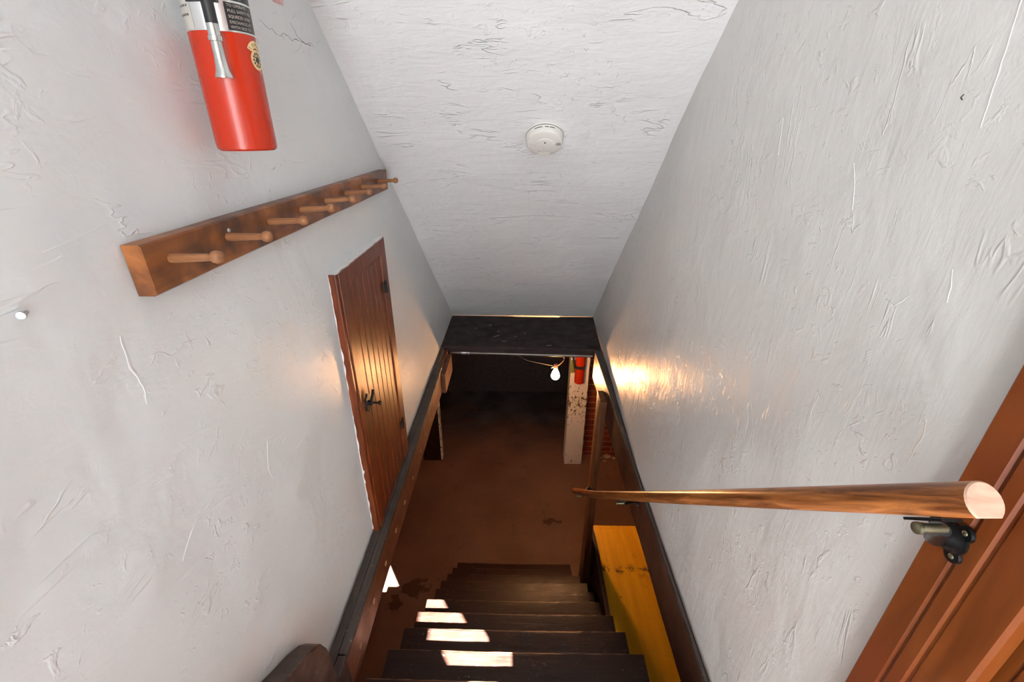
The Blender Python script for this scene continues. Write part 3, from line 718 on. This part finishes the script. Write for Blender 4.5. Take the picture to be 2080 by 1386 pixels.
# ------------------------------------------------------------------ small things on the left wall
bm = nb(); lathe(bm, [(0, 0), (.0022, 0), (.0022, .013), (.0048, .013), (.0045, .0155), (0, .017)], (wall_face(-1, .456, -.188)-.001, .456, -.188), Vector((.55, -1, .05)), 16)
tag(link('nail', bm, M_STEEL, None, 40), 'steel nail head sticking out of the left wall below the peg rail end', 'nail')
bm = nb(); ring = []
for k in range(14):
    a = 2*PI*k/14; rr = 1+.35*noise.noise(Vector((k*.8, 2, 2))); y = 1.215+.045*math.cos(a)*rr; z = .268+.020*math.sin(a)*rr; ring.append((y, z))
vf = [bm.verts.new((wall_face(-1, y, z)+.0012, y, z)) for y, z in ring]; vb = [bm.verts.new((wall_face(-1, y, z)-.0005, y, z)) for y, z in ring]
bm.faces.new(vf); 
for k in range(14): bm.faces.new((vf[k], vf[(k+1) % 14], vb[(k+1) % 14], vb[k]))
tag(link('sticker', bm, M_PINK), 'torn pink sticker on the left wall at the top, beside the ceiling', 'sticker')

# ------------------------------------------------------------------ smoke detector
dc = Vector((.087, 1.775, .292-.834*(1.775-1.396))) ; dn = -CN
dc = dc - dn*.004
SDm = empty('smoke_detector', dc, 'round cream smoke detector on the sloping white ceiling', 'smoke detector')
bm = lathe(nb(), [(0, 0), (.0700, 0), (.0705, .008), (.0685, .011), (.0685, .012)], dc, dn, 64); link('mounting_base', bm, M_PLAS, SDm, 30)
bm = lathe(nb(), [(.066, .012), (.0675, .014), (.0655, .034), (.0625, .040), (.058, .0425), (.034, .0445), (.033, .0475), (.030, .0485), (0, .0485)], dc, dn, 64); link('cover', bm, M_PLAS, SDm, 25)
su = Vector((1, 0, 0)); sv = dn.cross(su).normalized()
if sv.z < 0: sv = -sv
def sdp(u, v, h): return dc+su*u+sv*v+dn*h
def slab(bm, u0, u1, v0, v1, h0, h1):
    q = [bm.verts.new(sdp(u, v, h)) for h in (h0, h1) for u, v in ((u0, v0), (u1, v0), (u1, v1), (u0, v1))]
    for f in ((0, 1, 2, 3), (4, 5, 6, 7), (0, 1, 5, 4), (1, 2, 6, 5), (2, 3, 7, 6), (3, 0, 4, 7)): bm.faces.new([q[i] for i in f])
bm = nb(); slab(bm, -.0095, .0095, -.010, .008, .048, .0505); bmesh.ops.bevel(bm, geom=bm.edges[:], offset=.001, segments=2, affect='EDGES'); link('test_button', bm, M_PLAS, SDm)
bm = nb(); slab(bm, -.0022, .0022, .013, .020, .0482, .0490); link('indicator', bm, M_SLOT, SDm)
for k, wd in ((0, .0010), (1, .0014), (2, .0022), (3, .0012), (4, .0018), (5, .0008)):
    bm = nb(); slab(bm, .0385+k*.0036, .0385+k*.0036+wd, -.004+abs(k-2)*.001, .010-abs(k-2)*.001, .0432-.0001*k, .0446-.0001*k); link('vent_slot', bm, M_SLOT, SDm)
for k in range(5):
    bm = nb(); slab(bm, -.056+k*.0036, -.0545+k*.0036, -.012, .004, .0425, .0450); link('rib', bm, M_PLAS, SDm)
bm = nb(); slab(bm, -.021, .021, -.054, -.034, .0426, .0455); link('battery_door', bm, M_PLAS, SDm)
for (t0, t1) in ((100, 124), (62, 78), (81, 92)):
    m_ = 8; bm = nb()
    for k in range(m_):
        a0, a1 = A(t0+(t1-t0)*k/m_), A(t0+(t1-t0)*(k+1)/m_)
        P = [sdp(r*math.cos(a), r*math.sin(a), h) for r, a, h in ((.0676, a0, .0215), (.0676, a1, .0215), (.0673, a1, .0245), (.0673, a0, .0245))]
        bm.faces.new([bm.verts.new(p) for p in P])
    link('side_slot', bm, M_SLOT, SDm)

# ------------------------------------------------------------------ handrail
def hr(y):
    t = (y-.335)/(2.37-.335); x = .457+(.405-.457)*t
    return Vector((x, y, -.329-.968*(y-.335)-.012*math.sin(PI*t)+.020*max(0, t-.72)/.28))
HR = empty('handrail', hr(1.3), 'stained oak handrail sloping down along the right side of the stairs', 'handrail')
prof = []
for k in range(22):
    a = -PI/2+.72+(2*PI-1.44)*k/21; prof.append((.0190*math.cos(a), .0200*math.sin(a)+.0006))
bm = nb(); pts = [hr(.335+(2.375-.335)*i/40) for i in range(41)]
sweep(bm, pts, lambda i: prof, cap=False)
HB = link('rail', bm, M_HAND, HR, 50)
# end caps
def cap_at(p, t):
    bm = nb(); uu = t.cross(Vector((0, 0, 1))).normalized(); vv = uu.cross(t)
    f0 = [bm.verts.new(p+uu*a+vv*b_) for a, b_ in prof]; f1 = [bm.verts.new(p-t*.0018+uu*a*.93+vv*b_*.93) for a, b_ in prof]
    bm.faces.new(f1)
    for k in range(22): bm.faces.new((f0[k], f0[(k+1) % 22], f1[(k+1) % 22], f1[k]))
    return bm
t0 = (pts[1]-pts[0]).normalized(); tag(link('end_grain', cap_at(pts[0], t0), M_END, HR), 'pale sawn end')
link('end_grain', cap_at(pts[-1], -(pts[-1]-pts[-2]).normalized()), M_HAND, HR)
def bracket(y, wallx, dz, dy):
    c = hr(y); t = (hr(y+.01)-hr(y-.01)).normalized(); uu = Vector((1, 0, 0)); vv = uu.cross(t)
    vv = vv if vv.z > 0 else -vv
    w = Vector((wallx, c.y+dy, c.z+dz)); s0 = c-vv*.0170
    e = bpy.data.objects.new('bracket', None); 
    bm = nb()                                                        # round rose with three lobes
    for k in range(3):
        a = A(90+120*k+150); lathe(bm, [(0, .0040), (.0095, .0040), (.0105, .001), (.0105, 0)], w+Vector((0, math.cos(a)*.0205, math.sin(a)*.0205)), Vector((-1, 0, 0)), 18)
    lathe(bm, [(0, .010), (.009, .010), (.012, .006), (.020, .0036), (.020, 0)], w, Vector((-1, 0, 0)), 24)
    pl = link('bracket', bm, M_BLACK, HR, 40)
    bm = nb()
    tube(bm, [w+Vector((-.006, 0, 0)), w+Vector((-.022, 0, .001)), w.lerp(s0, .62)+Vector((0, 0, -.006)), s0-vv*.012+uu*.010], lambda i: (.0115, .0110, .0100, .0065)[i], 14)
    link('arm', bm, M_BLACK, pl, True)
    bm = nb(); tube(bm, [s0-vv*.010+uu*.012-t*.0, s0-vv*.010-uu*.006, s0-vv*.009-uu*.014], .0050, 14); lathe(bm, [(0, 0), (.0066, 0), (.0066, .004), (0, .0065)], s0-vv*.010-uu*.016, -uu, 16)
    tag(link('collar', bm, M_BRASS, pl, True), 'tarnished brass collar')
    bm = nb(); P = [s0+uu*a+t*b_ for a, b_ in ((-.011, -.024), (.011, -.024), (.011, .024), (-.011, .024))]
    q = [bm.verts.new(p+vv*h) for h in (-.0025, .0005) for p in P]
    for f in ((0, 1, 2, 3), (4, 5, 6, 7), (0, 1, 5, 4), (1, 2, 6, 5), (2, 3, 7, 6), (3, 0, 4, 7)): bm.faces.new([q[i] for i in f])
    link('saddle', bm, M_BLACK, pl)
    for k in range(3):
        a = A(90+120*k+150); bm = lathe(nb(), [(0, .0058), (.0028, .0050), (.0040, .0034)], w+Vector((0, math.cos(a)*.0220, math.sin(a)*.0220)), Vector((-1, 0, 0)), 12)
        link('screw', bm, M_BRASS, pl, True)
    return pl
bracket(.380, .5285, -.072, .016)
bracket(1.40, .5350, -.105, .085)
bracket(2.20, .4935, -.030, .062)

# ------------------------------------------------------------------ bulb
BC = Vector((.305, 3.17, -1.812))
BU = empty('light_bulb', BC, 'glowing bare light bulb hanging in the cellar in front of the white pillar', 'light bulb')
bp_ = [(0, -.040)]+[(.034*math.sin(a), -.006-.034*math.cos(a)) for a in [PI*k/14 for k in range(1, 10)]]+[(.028, .020), (.020, .038), (.0145, .052), (.0135, .060)]
bm = lathe(nb(), bp_, BC, n=32); link('glass', bm, mg, BU, True)
bm = lathe(nb(), [(.0138, .060), (.0155, .062), (.017, .075), (.017, .095), (.010, .102), (0, .102)], BC, n=24); tag(link('socket', bm, M_CORD, BU, 40), 'brown lamp socket')
bm = tube(nb(), [BC+Vector((.014, 0, .088)), BC+Vector((.035, .005, .100)), BC+Vector((.062, .01, .128)), BC+Vector((.064, .01, .150)), BC+Vector((.050, .02, .178)), BC+Vector((.02, .03, .182)), BC+Vector((.012, .04, .22))], .0042, 8); link('flex', bm, M_CORD, BU, True)
bm = tube(nb(), [BC+Vector((-.014, 0, .080)), BC+Vector((-.036, -.002, .066))], .0045, 8); tag(link('switch_key', bm, M_CORD, BU, True), 'pale turn switch')
bm = tube(nb(), [(-.125, 3.172, -1.575), (.08, 3.172, -1.685), (.285, 3.175, -1.790+.06)], .0028, 8)
tag(link('hanging_cord', bm, M_DULL, None, True), 'thin grey cord slanting down from the cellar ceiling to the bulb', 'cord')

# rubble at the foot of the brick wall
random.seed(3)
for k, (x, y, s, lab) in enumerate(((.98, 4.24, .028, 'rounded pale mortar lump against the brick wall foot, left of the largest lump'), (1.07, 4.25, .036, 'largest pale mortar lump at the foot of the brick wall'), (1.15, 4.23, .022, 'pale mortar lump at the brick wall foot, rightmost beside the dark joist'), (1.03, 4.18, .018, 'smallest pale mortar crumb, in front of the other lumps by the brick wall'))):
    bm = nb(); bmesh.ops.create_icosphere(bm, subdivisions=2, radius=s)
    for v in bm.verts: v.co = Vector((v.co.x*1.3, v.co.y, v.co.z*.5))*(1+.35*noise.noise(v.co*40+Vector((k, 0, 0))))
    o = link('mortar_lump', bm, M_RUBBLE); o.location = (x, y, CF+s*.42)
    tag(o, lab, 'rubble', 'mortar lumps by the brick wall')
